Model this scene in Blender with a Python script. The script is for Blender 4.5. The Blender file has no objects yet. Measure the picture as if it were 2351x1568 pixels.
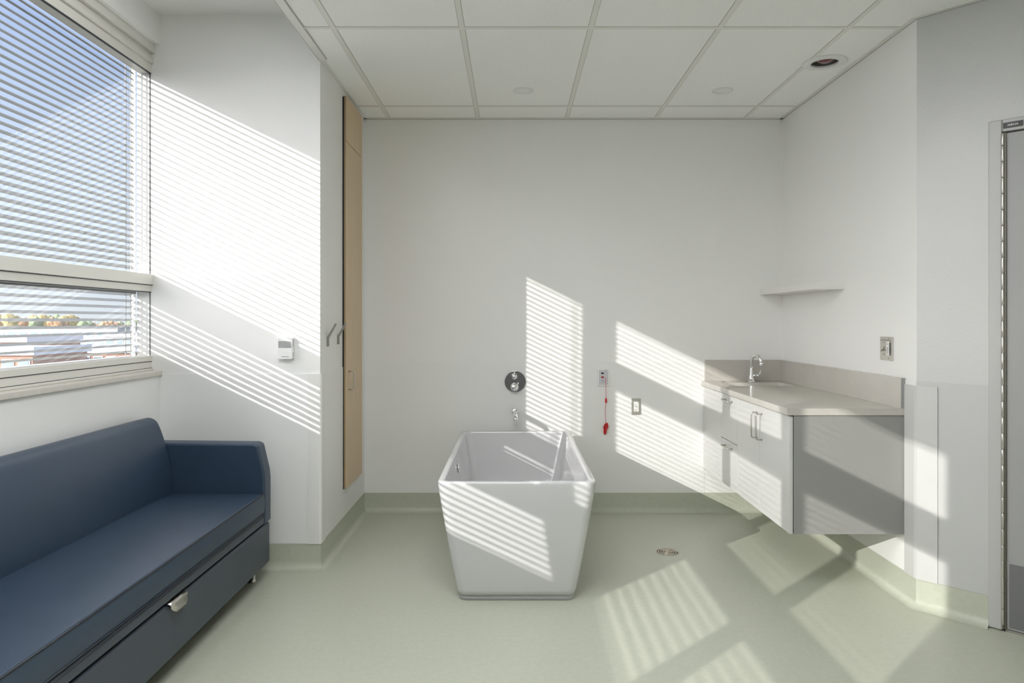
import bpy, bmesh, math, random
from math import sin, cos, pi, sqrt
from mathutils import Vector, Matrix
random.seed(7)
S = bpy.context.scene
C = S.collection

# ------------------------------------------------------------------ materials
def lin(c):
    return tuple((x/12.92 if x <= .04045 else ((x+.055)/1.055)**2.4) for x in c)
def rgb(r, g, b): return lin((r/255, g/255, b/255))
def new_mat(name):
    m = bpy.data.materials.new(name); m.use_nodes = True
    nt = m.node_tree; bs = nt.nodes['Principled BSDF']
    return m, nt, bs
def mat(name, col, rough=.5, metal=0, spec=.5, noise=0, nscale=20, bump=0, bscale=200, coat=0, stretch=None):
    m, nt, bs = new_mat(name)
    bs.inputs['Base Color'].default_value = (*col, 1)
    bs.inputs['Roughness'].default_value = rough
    bs.inputs['Metallic'].default_value = metal
    bs.inputs['Specular IOR Level'].default_value = spec
    bs.inputs['Coat Weight'].default_value = coat
    bs.inputs['Coat Roughness'].default_value = .08
    tc = nt.nodes.new('ShaderNodeTexCoord')
    vec = tc.outputs['Object']
    if stretch:
        mp = nt.nodes.new('ShaderNodeMapping'); mp.inputs['Scale'].default_value = stretch
        nt.links.new(vec, mp.inputs['Vector']); vec = mp.outputs['Vector']
    if noise:
        n = nt.nodes.new('ShaderNodeTexNoise'); n.inputs['Scale'].default_value = nscale; n.inputs['Detail'].default_value = 5
        nt.links.new(vec, n.inputs['Vector'])
        r = nt.nodes.new('ShaderNodeValToRGB')
        r.color_ramp.elements[0].position = .3; r.color_ramp.elements[1].position = .7
        r.color_ramp.elements[0].color = (*[c*(1-noise) for c in col], 1)
        r.color_ramp.elements[1].color = (*[min(1, c*(1+noise)) for c in col], 1)
        nt.links.new(n.outputs['Fac'], r.inputs['Fac']); nt.links.new(r.outputs['Color'], bs.inputs['Base Color'])
    if bump:
        n2 = nt.nodes.new('ShaderNodeTexNoise'); n2.inputs['Scale'].default_value = bscale; n2.inputs['Detail'].default_value = 3
        nt.links.new(vec, n2.inputs['Vector'])
        b = nt.nodes.new('ShaderNodeBump'); b.inputs['Strength'].default_value = bump; b.inputs['Distance'].default_value = .001
        nt.links.new(n2.outputs['Fac'], b.inputs['Height']); nt.links.new(b.outputs['Normal'], bs.inputs['Normal'])
    return m

M = {}
M['wall'] = mat('wall_paint', (.82, .818, .805), .42, bump=.25, bscale=160)
M['wall_angled'] = mat('wall_paint_semi_gloss', (.57, .57, .565), .33, bump=.5, bscale=120)  # same wall paint; its weaker light is put into the darker colour
M['sheet'] = mat('vinyl_wall_sheet', (.81, .81, .795), .38, bump=.12, bscale=400)
M['sheet_grey'] = mat('grey_wall_sheet', (.52, .52, .515), .38, bump=.12, bscale=400)  # same vinyl sheet, darkened to carry the angled wall's shade
M['guard_grey'] = mat('grey_vinyl_guard', (.56, .56, .55), .35)  # same guard vinyl with the corner's shade put into its colour
M['guard'] = mat('vinyl_guard', (.78, .775, .75), .35)
M['sheet_edge'] = mat('sheet_edge', (.45, .44, .42), .5)
M['ceil'] = mat('ceiling_tile', (.92, .92, .905), .85, noise=.015, nscale=60)
M['tbar'] = mat('ceiling_bar', (.80, .79, .75), .5)
M['reveal'] = mat('ceiling_reveal', (.45, .44, .42), .8)
M['trimw'] = mat('white_trim', (.76, .75, .72), .4)
M['floor'] = mat('sage_vinyl', (.475, .495, .405), .38, noise=.035, nscale=45, bump=.06, bscale=300)
M['frame'] = mat('window_frame_paint', (.66, .645, .60), .35)
M['gasket'] = mat('black_gasket', (.03, .035, .04), .5)
M['stone'] = mat('sill_stone', (.60, .57, .52), .3, noise=.03, nscale=30)
M['quartz'] = mat('quartz_top', (.52, .495, .455), .16, noise=.03, nscale=14)
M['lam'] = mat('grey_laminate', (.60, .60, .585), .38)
M['lam_end'] = mat('grey_laminate_end', (.29, .29, .28), .38)  # slightly greyer laminate, darkened further to carry the end's shade
M['lam_edge'] = mat('grey_laminate_edge', (.33, .33, .325), .45)
M['tub'] = mat('white_acrylic', (.60, .60, .61), .12, coat=.5)
M['tubbase'] = mat('tub_base_grey', (.50, .50, .52), .4)
M['chrome'] = mat('chrome', (.86, .86, .87), .06, metal=1)
M['satin'] = mat('satin_steel', (.62, .60, .56), .3, metal=1)
M['steelplate'] = mat('brushed_plate', (.60, .585, .54), .35, metal=.85)
M['leaf_metal'] = mat('dark_bronze_leaf', (.13, .12, .095), .45, metal=.5)
M['pewter'] = mat('pewter_hook', (.34, .32, .29), .4, metal=.7)
M['white'] = mat('white_plastic', (.80, .80, .79), .35)
M['offwhite'] = mat('pale_grey_plastic', (.58, .59, .61), .4)
M['lcd'] = mat('grey_screen', (.33, .335, .34), .2)
M['dark'] = mat('dark_plastic', (.04, .04, .042), .45)
M['black'] = mat('black', (.006, .006, .006), .6)
M['red'] = mat('red_cord', (.62, .012, .015), .45)
M['redlab'] = mat('red_label', (.35, .03, .03), .5)
M['vinyl'] = mat('navy_vinyl', (.030, .052, .088), .40, noise=.05, nscale=9, bump=.18, bscale=900)
M['vinyl_side'] = mat('slate_vinyl', (.048, .062, .084), .42, noise=.04, nscale=9, bump=.18, bscale=900)
M['piping'] = mat('dark_piping', (.012, .018, .028), .5)
M['door'] = mat('grey_door', (.34, .34, .335), .4, bump=.1, bscale=200)
M['doorframe'] = mat('door_frame_paint', (.47, .47, .46), .35)
M['kick'] = mat('kick_plate', (.16, .16, .165), .4)
M['slat'] = mat('blind_slat', (.27, .285, .29), .45)
M['cordw'] = mat('blind_tape', (.7, .7, .68), .6)
M['brass'] = mat('nickel_drain', (.62, .55, .47), .3, metal=.9)
M['porc'] = mat('porcelain', (.85, .85, .84), .1)
M['troffer_white'] = mat('lamp_reflector', (.90, .90, .89), .5)
M['troffer'] = mat('troffer_frame', (.75, .75, .74), .5)  # rim of the added fill lights
# wood: straight vertical grain
M['wood'] = mat('maple_laminate', (.62, .47, .30), .42, noise=.07, nscale=3.0, stretch=(22, 22, .9))
M['walnut'] = mat('walnut_veneer', (.16, .10, .06), .4, noise=.12, nscale=3, stretch=(20, 20, .9))
M['wood_edge'] = mat('maple_edge', (.38, .28, .165), .5)
# exterior
M['brick'] = mat('brick_far', (.42, .22, .15), .8, noise=.1, nscale=2)
M['membrane'] = mat('white_roof_membrane', (.88, .88, .87), .7)  # reflector white for the added slab outside
M['roofg'] = mat('roof_grey', (.25, .235, .22), .8, noise=.05, nscale=.3)
M['extwhite'] = mat('white_far', (.80, .80, .80), .6)
M['extglass'] = mat('glass_far', (.25, .32, .38), .2)
M['extpale'] = mat('pale_far', (.46, .46, .46), .7)
M['asph'] = mat('street_ground', (.40, .42, .42), .9, noise=.12, nscale=.05)
M['leaf_y'] = mat('autumn_leaf_yellow', (.55, .42, .16), .9, noise=.25, nscale=.6)
M['leaf_o'] = mat('autumn_leaf_orange', (.48, .27, .13), .9, noise=.25, nscale=.6)
M['leaf_g'] = mat('leaf_green', (.20, .26, .14), .9, noise=.25, nscale=.6)
M['bark'] = mat('bark', (.18, .14, .11), .9)

def glass_mat(name, ior, tint=(1, 1, 1), rough=0.0):
    m = bpy.data.materials.new(name); m.use_nodes = True
    nt = m.node_tree; nt.nodes.clear()
    o = nt.nodes.new('ShaderNodeOutputMaterial'); mx = nt.nodes.new('ShaderNodeMixShader')
    t = nt.nodes.new('ShaderNodeBsdfTransparent'); g = nt.nodes.new('ShaderNodeBsdfGlossy'); f = nt.nodes.new('ShaderNodeFresnel')
    f.inputs['IOR'].default_value = ior; g.inputs['Roughness'].default_value = rough
    t.inputs['Color'].default_value = (*tint, 1)
    ge = nt.nodes.new('ShaderNodeNewGeometry'); mi = nt.nodes.new('ShaderNodeMapRange')      # same IOR on both sides of a thin pane
    mi.inputs['To Min'].default_value = ior; mi.inputs['To Max'].default_value = 1/ior
    nt.links.new(ge.outputs['Backfacing'], mi.inputs['Value']); nt.links.new(mi.outputs['Result'], f.inputs['IOR'])
    nt.links.new(f.outputs[0], mx.inputs[0]); nt.links.new(t.outputs[0], mx.inputs[1]); nt.links.new(g.outputs[0], mx.inputs[2])
    nt.links.new(mx.outputs[0], o.inputs['Surface'])
    return m
GL_IOR = 1.95
M['glass'] = glass_mat('window_glass', GL_IOR)
M['redglass'] = mat('red_bulb', (.13, .006, .010), .08, coat=.6)
def emit_mat(name, col, s):
    m = bpy.data.materials.new(name); m.use_nodes = True
    nt = m.node_tree; nt.nodes.clear()
    o = nt.nodes.new('ShaderNodeOutputMaterial'); e = nt.nodes.new('ShaderNodeEmission')
    e.inputs[0].default_value = (*col, 1); e.inputs[1].default_value = s
    nt.links.new(e.outputs[0], o.inputs['Surface'])
    return m

# ------------------------------------------------------------------ mesh helpers
class MB:
    """collects shapes, builds ONE mesh object"""
    def __init__(s): s.bm = bmesh.new(); s.mats = []
    def _mi(s, m):
        if m is None: return 0
        if m not in s.mats: s.mats.append(m)
        return s.mats.index(m)
    def verts_faces(s, vs, fs, m=None, mx=None, smooth=False):
        mi = s._mi(m)
        bv = [s.bm.verts.new((mx @ Vector(v)) if mx else v) for v in vs]
        for f in fs:
            try:
                fc = s.bm.faces.new([bv[i] for i in f]); fc.material_index = mi; fc.smooth = smooth
            except ValueError: pass
        return bv
    def box(s, x0, x1, y0, y1, z0, z1, m=None, mx=None):
        vs = [(x0,y0,z0),(x1,y0,z0),(x1,y1,z0),(x0,y1,z0),(x0,y0,z1),(x1,y0,z1),(x1,y1,z1),(x0,y1,z1)]
        fs = [(3,2,1,0),(4,5,6,7),(0,1,5,4),(1,2,6,5),(2,3,7,6),(3,0,4,7)]
        s.verts_faces(vs, fs, m, mx); return s
    def loft(s, rings, m=None, cap0=True, cap1=True, closed=True, smooth=True, mx=None):
        n = len(rings[0]); vs = [v for r in rings for v in r]; fs = []
        for k in range(len(rings)-1):
            for i in range(n if closed else n-1):
                j = (i+1) % n
                fs.append((k*n+i, k*n+j, (k+1)*n+j, (k+1)*n+i))
        if cap0: fs.append(tuple(reversed(range(n))))
        if cap1: fs.append(tuple((len(rings)-1)*n+i for i in range(n)))
        s.verts_faces(vs, fs, m, mx, smooth); return s
    def tube(s, pts, r, m=None, n=12, closed=False, caps=True):
        pts = [Vector(p) for p in pts]; rings = []
        up = None
        for i, p in enumerate(pts):
            if closed: t = pts[(i+1) % len(pts)] - pts[i-1]
            else: t = pts[min(i+1, len(pts)-1)] - pts[max(i-1, 0)]
            t.normalize()
            if up is None:
                up = Vector((0,0,1)) if abs(t.z) < .9 else Vector((1,0,0))
            a = t.cross(up)
            if a.length < 1e-5: a = t.cross(Vector((0,1,0)))
            a.normalize(); b = a.cross(t).normalized(); up = b
            rr = r[i] if isinstance(r, (list, tuple)) else r
            rings.append([tuple(p + a*(rr*cos(2*pi*k/n)) + b*(rr*sin(2*pi*k/n))) for k in range(n)])
        if closed: rings.append(rings[0])
        s.loft(rings, m, caps and not closed, caps and not closed); return s
    def lathe(s, prof, axis_o, axis_d, m=None, n=32, cap0=True, cap1=True):
        """prof: list of (r, h) along axis"""
        d = Vector(axis_d).normalized(); o = Vector(axis_o)
        a = d.orthogonal().normalized(); b = d.cross(a)
        rings = [[tuple(o + d*h + a*(r*cos(2*pi*k/n)) + b*(r*sin(2*pi*k/n))) for k in range(n)] for r, h in prof]
        s.loft(rings, m, cap0, cap1); return s
    def prism(s, poly, f0, f1, m=None, smooth=False):
        """poly list of 2d pts; f0,f1 functions mapping pt->3d for both ends"""
        n = len(poly)
        vs = [f0(p) for p in poly] + [f1(p) for p in poly]
        fs = [tuple(reversed(range(n))), tuple(n+i for i in range(n))] + [(i, (i+1) % n, n+(i+1) % n, n+i) for i in range(n)]
        s.verts_faces(vs, fs, m, None, smooth); return s
    def build(s, name, m=None, parent=None, bevel=0, seg=2, autosmooth=True, loc=None):
        bmesh.ops.recalc_face_normals(s.bm, faces=s.bm.faces[:])
        me = bpy.data.meshes.new(name); s.bm.to_mesh(me); s.bm.free()
        o = bpy.data.objects.new(name, me); C.objects.link(o)
        if s.mats:
            for k in s.mats: me.materials.append(k)
        elif m: me.materials.append(m)
        if m and s.mats and m not in s.mats: me.materials[0] = me.materials[0]
        if parent: 
            o.parent = parent
            o.matrix_parent_inverse = Matrix.Translation(-parent.location) if parent.location.length else Matrix.Identity(4)
            if parent.get('_r') is not None: pass
        if bevel:
            b = o.modifiers.new('bevel', 'BEVEL'); b.width = bevel; b.segments = seg; b.limit_method = 'ANGLE'; b.angle_limit = math.radians(40)
            b.harden_normals = False
            for p in me.polygons: p.use_smooth = True
            w = o.modifiers.new('wn', 'WEIGHTED_NORMAL'); w.keep_sharp = False
        return o

def rrect(cx, cy, hx, hy, r, z, n=6):
    pts = []
    for (sx, sy, a0) in ((1,1,0),(-1,1,90),(-1,-1,180),(1,-1,270)):
        for k in range(n+1):
            a = math.radians(a0 + 90*k/n)
            pts.append((cx + sx*(hx-r) + r*cos(a), cy + sy*(hy-r) + r*sin(a), z))
    return pts

def thing(name, label, cat, loc, group=None):
    o = bpy.data.objects.new(name, None); C.objects.link(o)
    o.location = loc; o.empty_display_size = .05
    o['label'] = label; o['category'] = cat
    if group: o['group'] = group
    return o
def tag(o, label, cat, group=None):
    o['label'] = label; o['category'] = cat
    if group: o['group'] = group
    return o
def struct(o): o['kind'] = 'structure'; return o

def text_mesh(name, txt, size, m, parent, mx, depth=.0008):
    cu = bpy.data.curves.new(name, 'FONT'); cu.body = txt; cu.size = size; cu.extrude = depth
    cu.align_x = 'CENTER'; cu.align_y = 'CENTER'
    tmp = bpy.data.objects.new('tmp', cu); C.objects.link(tmp)
    dg = bpy.context.evaluated_depsgraph_get(); dg.update()
    me = bpy.data.meshes.new_from_object(tmp.evaluated_get(dg))
    bpy.data.objects.remove(tmp); 
    me.transform(mx); me.materials.clear(); me.materials.append(m)
    o = bpy.data.objects.new(name, me); C.objects.link(o)
    if parent:
        o.parent = parent; o.matrix_parent_inverse = Matrix.Translation(-parent.location)
    return o

# ------------------------------------------------------------------ room numbers (metres; camera at x=0,y=0)
H = 1.316                     # camera height
YB = 4.81                     # back wall
XL = -1.022                   # side wall of the left pier
YP = 3.715                    # pier face towards the camera
XW = -1.87                    # window wall
XR = 1.849                    # right wall
YC = 3.213                    # where the right wall turns
ZC = 2.70                     # tile ceiling
ZH = 2.934                    # plaster ceiling by the window
YN = -1.6                     # wall behind the camera
D = Vector((.69, -.7238, 0)).normalized()      # angled wall direction
N = Vector((-D.y*-1, 0, 0))
N = Vector((D.y, -D.x, 0))                    # inward normal (points at the camera)
P0 = Vector((XR, YC, 0))
AM = Matrix(((D.x, -N.x, 0, P0.x), (D.y, -N.y, 0, P0.y), (0, 0, 1, 0), (0, 0, 0, 1)))   # local x along wall, y INTO the wall
TL = 1.62                     # length of angled wall
E1 = P0 + D*TL

# ---- floor with cove base
fl = MB(); fl.box(-2.2, E1.x+.3, YN-.3, YB+.3, -.08, 0)
struct(fl.build('floor', M['floor']))
BH = .133; BR = .04; BT = .004
def cove(name, path, z1=BH):
    """path: list of (x,y), wall base follows it; inside is on the left-hand side of travel"""
    prof = [(BT, z1), (BT, BR)]
    for k in range(1, 7):
        a = pi/2*k/6
        prof.append((BT + BR - BR*cos(a), BR - BR*sin(a)))
    prof = prof[:-1] + [(BT+BR, .0006)]
    pts = [Vector((p[0], p[1], 0)) for p in path]
    rings = []
    for i, p in enumerate(pts):
        dirs = []
        if i > 0: dirs.append((p-pts[i-1]).normalized())
        if i < len(pts)-1: dirs.append((pts[i+1]-p).normalized())
        ns = [Vector((-d.y, d.x, 0)) for d in dirs]
        n = ns[0] if len(ns) == 1 else (ns[0]+ns[1]) / (1+ns[0].dot(ns[1]))
        rings.append([tuple(p + n*0.0 + Vector((0,0,z1)))] + [tuple(p + n*u + Vector((0,0,z))) for u, z in prof])
    b = MB(); 
    n = len(rings[0]); vs = [v for r in rings for v in r]; fs = []
    for k in range(len(rings)-1):
        for i in range(n-1): fs.append((k*n+i, k*n+i+1, (k+1)*n+i+1, (k+1)*n+i))
    b.verts_faces(vs, fs, None, None, False)
    o = b.build(name, M['floor'])
    for pl in o.data.polygons: pl.use_smooth = True
    e = o.modifiers.new('es', 'EDGE_SPLIT'); e.split_angle = math.radians(35)
    return struct(o)
TD0, TD1 = .330, 1.25          # door leaf along the angled wall
A1 = P0 + D*(TD0-.048)
cove('baseboard_right', [tuple(A1.xy), (XR, YC), (XR, YB)])
cove('baseboard_back', [(XR, YB), (XL, YB)])
cove('baseboard_left', [(XL, YB), (XL, YP), (XW, YP), (XW, YN)])
A2 = P0 + D*(TD1+.048)
cove('baseboard_near', [(XW, YN), (E1.x, YN), (E1.x, E1.y), tuple(A2.xy)])

# ---- walls
b = MB(); b.box(XL-.02, XR+.3, YB, YB+.15, 0, 3.1)
struct(b.build('wall_back', M['wall']))
b = MB(); b.box(XR, XR+.15, YC, YB, 0, 3.1)
struct(b.build('wall_right', M['wall']))
b = MB()
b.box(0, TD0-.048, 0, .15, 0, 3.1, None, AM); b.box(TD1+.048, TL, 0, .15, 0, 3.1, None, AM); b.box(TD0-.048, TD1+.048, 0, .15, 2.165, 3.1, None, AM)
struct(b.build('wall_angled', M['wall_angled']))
b = MB(); b.box(E1.x, E1.x+.15, YN, E1.y, 0, 3.1)
struct(b.build('wall_far_right', M['wall']))
b = MB(); b.box(-2.1, E1.x+.15, YN-.15, YN, 0, 3.1)
struct(b.build('wall_near', M['wall']))
b = MB(); b.box(-1.992, XL, YP, YB+.15, 0, 3.1)
struct(b.build('wall_pier', M['wall']))
XF = -1.915                    # inner face of window frames
XO = -2.045                    # outer face
ZS = 1.028                     # top of wall under the sill
YW0 = -.83                     # windows run from here to the pier
b = MB()
b.box(XO-.05, XW, YW0, YP, 0, ZS)
b.box(XO-.02, XW, YW0, YP, 2.774, 3.1)
b.box(XO-.05, XW, YN, YW0, 0, 3.1)
struct(b.build('wall_left', M['wall']))
# sill
b = MB(); b.box(XO-.06, XW+.014, YW0, YP, 1.023, 1.051)
struct(b.build('trim_1', M['stone'], bevel=.004))
# vinyl wall protection sheets (thin) on the lower walls
ST = .0035; Z1 = 1.036
b = MB()
b.box(XL, 1.315-.0015, YB-ST, YB, BH, Z1); b.box(1.315+.0015, XR, YB-ST, YB, BH, Z1)
struct(b.build('trim_2', M['sheet'], bevel=.0012, seg=1))
b = MB(); b.box(XL, XL+ST, YP, YB, BH, Z1); b.box(XW, XL+ST, YP-ST, YP, BH, 1.032)
struct(b.build('trim_3', M['sheet'], bevel=.0012, seg=1))
b = MB(); b.box(XR-ST, XR, YC, YB, BH, Z1)
struct(b.build('trim_4', M['sheet'], bevel=.0012, seg=1))
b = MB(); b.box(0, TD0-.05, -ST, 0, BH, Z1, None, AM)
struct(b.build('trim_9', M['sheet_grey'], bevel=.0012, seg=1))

# ---- ceilings
def circle(cx, cy, r, z, n=40): return [(cx+r*cos(2*pi*k/n), cy+r*sin(2*pi*k/n), z) for k in range(n)]
DL = [(.063, 4.228), (1.263, 4.228)]; HL = (1.672, 3.764)
bm = bmesh.new()
loops = [[(XL, YN, ZC), (E1.x, YN, ZC), (E1.x, E1.y, ZC), (XR, YC, ZC), (XR, YB, ZC), (XL, YB, ZC)]]
for x, y in DL: loops.append(circle(x, y, .054, ZC))
loops.append(circle(HL[0], HL[1], .072, ZC))
for lp in loops:
    vs = [bm.verts.new(v) for v in lp]
    for i in range(len(vs)): bm.edges.new((vs[i], vs[(i+1) % len(vs)]))
bmesh.ops.triangle_fill(bm, use_beauty=True, edges=bm.edges[:])
me = bpy.data.meshes.new('ceiling'); 
for f in bm.faces:
    if f.normal.z > 0: f.normal_flip()
bm.to_mesh(me); bm.free(); me.materials.append(M['ceil'])
ceil = bpy.data.objects.new('ceiling', me); C.objects.link(ceil); struct(ceil)
# bars
def xmax_at(y):
    if y >= YC: return XR
    t = (y-YC)/D.y
    return min(E1.x, XR + D.x*t)
g = MB(); rv = MB()
W = .012
ys = [4.538 - 1.2192*k for k in range(0, 5)]
for y in ys:
    g.box(XL, xmax_at(y), y-W, y+W, ZC-.0025, ZC+.001)
    for q in (-1, 1): rv.box(XL, xmax_at(y), y+q*(W+.0012)-.0012, y+q*(W+.0012)+.0012, ZC-.0006, ZC+.001)
k = -2
xs = [.368+.6096*k for k in range(-2, 4)]
for x in xs:
    y1 = YB
    y0 = YN
    if x > XR: y1 = YC + D.y*((x-XR)/D.x)
    if x > E1.x: continue
    g.box(x-W, x+W, y0, y1, ZC-.0026, ZC+.001)
    for q in (-1, 1): rv.box(x+q*(W+.0012)-.0012, x+q*(W+.0012)+.0012, y0, y1, ZC-.0006, ZC+.001)
g.build('ceiling_grid', M['tbar'], ceil); rv.build('grid_shadow_gap', M['reveal'], ceil)
# perimeter angle + edge channel of the dropped ceiling
b = MB()
b.box(XL, XR, YB-.022, YB, ZC-.004, ZC+.001)
b.box(XR-.022, XR, YC, YB, ZC-.004, ZC+.001); b.box(0, TL, -.022, 0, ZC-.004, ZC+.001, None, AM)
b.box(XL, XL+.022, YP, YB, ZC-.004, ZC+.001)
b.box(XL-.004, XL+.034, YN, YP, ZC-.010, ZC+.0)
b.build('wall_angle', M['trimw'], ceil)
b = MB(); b.box(XL+.034, XL+.0375, YN, YP, ZC-.0012, ZC+.001); b.box(XL-.0055, XL-.0035, YN, YP, ZC-.011, ZC-.004)
b.box(XL, XR, YB-.0012, YB, ZC-.0075, ZC-.0035); b.box(XR-.0012, XR, YC, YB, ZC-.0075, ZC-.0035); b.box(0, TL, -.0012, 0, ZC-.0075, ZC-.0035, None, AM)
b.build('angle_shadow_gap', M['reveal'], ceil)
b = MB(); b.box(XL-.012, XL+.0, YN, YP, ZC-.004, ZH+.02)
struct(b.build('trim_5', M['wall']))
b = MB(); b.box(XW-.02, XL, YN, YP, ZH, ZH+.05)
struct(b.build('trim_6', M['wall']))
b = MB(); b.box(-2.12, E1.x+.2, YN-.2, YB+.2, 3.1, 3.2)
struct(b.build('trim_7', M['wall']))

# ------------------------------------------------------------------ windows
PITCH = .0331
def slat_mesh(b, y0, y1, z, tilt, xc=-2.008, w=.026, camber=.0028):
    n = 5; pts = []
    for i in range(n+1):
        u = -w/2 + w*i/n
        c = camber*(1-(2*u/w)**2)
        x = u*cos(tilt) - c*sin(tilt); zz = u*sin(tilt) + c*cos(tilt)
        pts.append((xc+x, z+zz))
    n1 = len(pts)
    vs = [(x, y0, zz) for x, zz in pts] + [(x, y1, zz) for x, zz in pts]
    t = .0006
    vs += [(x, y0, zz-t) for x, zz in pts] + [(x, y1, zz-t) for x, zz in pts]
    fs = []
    for i in range(n1-1):
        fs += [(i, i+1, n1+i+1, n1+i), (2*n1+i+1, 2*n1+i, 3*n1+i, 3*n1+i+1)]
    fs += [(0, n1, 3*n1, 2*n1), (n1-1, 2*n1-1+n1-n1, 4*n1-1, 3*n1-1)]
    b.verts_faces(vs, fs, None, None, True)
def slats(y0, y1, z0, z1, tilt):
    b = MB(); z = z1 - .016
    while z > z0 + .006:
        slat_mesh(b, y0, y1, z, tilt); z -= PITCH
    return b
ZU0, ZU1 = 1.558, 2.624        # upper light
ZL0, ZL1 = 1.128, 1.466        # lower light
bays = [(2.34, YP), (1.085, 2.229), (.124, 1.047), (YW0, .069)]
TI_U, TI_A, TI_L = math.radians(-2), math.radians(-53), math.radians(27)
for i, (y0, y1) in enumerate(bays):
    # the frame of one window
    b = MB()
    yy1 = y1 + (.0555 if i == 1 else (.019 if i == 2 else (.0275 if i == 3 else 0)))
    yy0 = y0 - (.0555 if i == 0 else (.019 if i == 1 else (.0275 if i == 2 else 0)))
    b.box(XO, XF, yy0, yy1, ZL1, ZU0)                       # transom
    b.box(XO, XF, yy0, yy1, 1.051, ZL0)                     # bottom
    b.box(XO+.06, XF, yy0, yy1, ZU1, 2.774)                     # head, inner
    b.box(XO, XO+.06, yy0, yy1, ZU1+.045, 2.774)                # head, outer
    if yy0 < y0: b.box(XO, XF, yy0, y0, ZL0, ZU1+.05)
    else:
        pass
    if yy1 > y1: b.box(XO, XF, y1, yy1, ZL0, ZU1+.05)
    if i > 0: b.box(-2.03, -1.98, y0, y1, 2.175, 2.345)
    fr = b.build('window_%d' % (i+1), M['frame'], bevel=.002, seg=1); struct(fr)
    # front mouldings (profile steps of the aluminium frame)
    b = MB()
    if i == 0:
        b.box(XF, XF+.012, yy0, YP, 2.672, 2.700); b.box(XF, XF+.020, yy0, YP, 2.728, 2.774)
        b.box(XF, XF+.010, yy0, YP, 1.503, 1.558)
        b.box(XF, XF+.004, yy0, YP, 1.100, 1.128); b.box(XF, XF+.010, yy0, YP, 1.051, 1.062)
        b.build('frame_moulding', M['frame'], fr, bevel=.003)
        b = MB()
        b.box(XF, XF+.0012, yy0, YP, 1.4995, 1.503); b.box(XF, XF+.0012, yy0, YP, 1.0965, 1.0998)
        b.box(XF, XF+.0012, yy0, YP, 1.0625, 1.0645)
        b.box(XF-.012, XF-.002, y0, YP, ZU1-.004, ZU1+.001); b.box(XF-.012, XF-.002, y0, YP, ZL1-.004, ZL1+.001)
        b.box(XF-.010, XF-.006, YP-.0022, YP, ZL0, ZL1); b.box(XF-.010, XF-.006, YP-.0022, YP, ZU0, ZU1)
        b.build('frame_gasket', M['gasket'], fr)
    # panes
    for (z0, z1, nm) in ((ZU0, ZU1+.02, 'upper_pane'), (ZL0, ZL1, 'lower_pane')):
        b = MB(); b.box(-1.989, -1.986, y0, y1, z0, z1); b.build(nm, M['glass'], fr)
    tu = TI_A if i == 0 else TI_U; tl = TI_L if i == 0 else TI_U
    for nm, z0, z1, tt, lab in (('venetian_blind', ZU0, ZU1+.045, tu, 'tall grey venetian blind with sloping slats in the upper window'),
                           ('venetian_blind', ZL0, ZL1, tl, 'short grey venetian blind with tilted slats in the lower window above the sill')):
        if i == 0:
            r = thing(nm, lab, 'blind', (-2.008, (y0+y1)/2, z0), 'blinds inside the window')
            slats(y0+.01, y1-.012, z0, z1, tt).build('slats', M['slat'], r)
            for yy in (y0+.08, y1-.055):
                t = MB()
                for xx in (-2.022, -1.996): t.box(xx-.0008, xx+.0008, yy-.004, yy+.004, z0, z1)
                t.box(-2.022, -1.996, yy-.004, yy+.004, z0, z0+.001)
                t.build('ladder_tape', M['cordw'], r)
            t = MB(); t.box(-2.022, -1.998, y1-.006, y1-.002, z0, z1); t.build('side_guide', M['cordw'], r)
            t = MB(); t.box(-2.024, -1.994, y0+.004, y1-.004, z1-.010, z1); t.build('head_rail', M['slat'], r)
        else:
            sl = slats(y0+.006, y1-.006, z0, z1, tt).build('blind_slats', M['slat'], fr)

# ------------------------------------------------------------------ corner guards
def guard(name, pts, z0, z1, label, gm=None):
    """pts: open outline (x,y) with thickness offsets done by solidify"""
    b = MB(); vs = [(x, y, z0) for x, y in pts] + [(x, y, z1) for x, y in pts]; n = len(pts)
    b.verts_faces(vs, [(i, i+1, n+i+1, n+i) for i in range(n-1)], None, None, True)
    o = b.build(name, M['guard']); s = o.modifiers.new('s', 'SOLIDIFY'); s.thickness = .005; s.offset = 0
    e_ = o.modifiers.new('es', 'EDGE_SPLIT'); e_.split_angle = math.radians(12)
    if gm: o.data.materials[0] = gm
    tag(o, label, 'corner guard'); return o
r = .012; g0 = .0070
pts = [(XL-.064, YP-g0), (XL-.02, YP-g0)]
for k in range(0, 7):
    a = pi/2*k/6; pts.append((XL-r+g0+ (r)*sin(a)-0, YP-g0+r-r*cos(a)))
pts += [(XL+g0, YP+.03), (XL+g0, YP+.064)]
guard('corner_guard', pts, BH, 1.032, 'off-white vinyl guard on the wall corner beside the blue sofa')
p_a = [(XR-g0, YC+.085), (XR-g0, YC+.02)]
q1 = P0 + N*g0 + D*.012; q2 = P0 + N*g0 + D*.087
p_b = [(XR-g0, YC+.006), tuple((P0+N*g0+D*.004).xy), tuple(q1.xy), tuple(q2.xy)]
guard('corner_guard', p_a+p_b, BH, Z1-.02, 'off-white vinyl guard on the wall corner right of the sink cabinet', M['guard_grey'])

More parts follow.
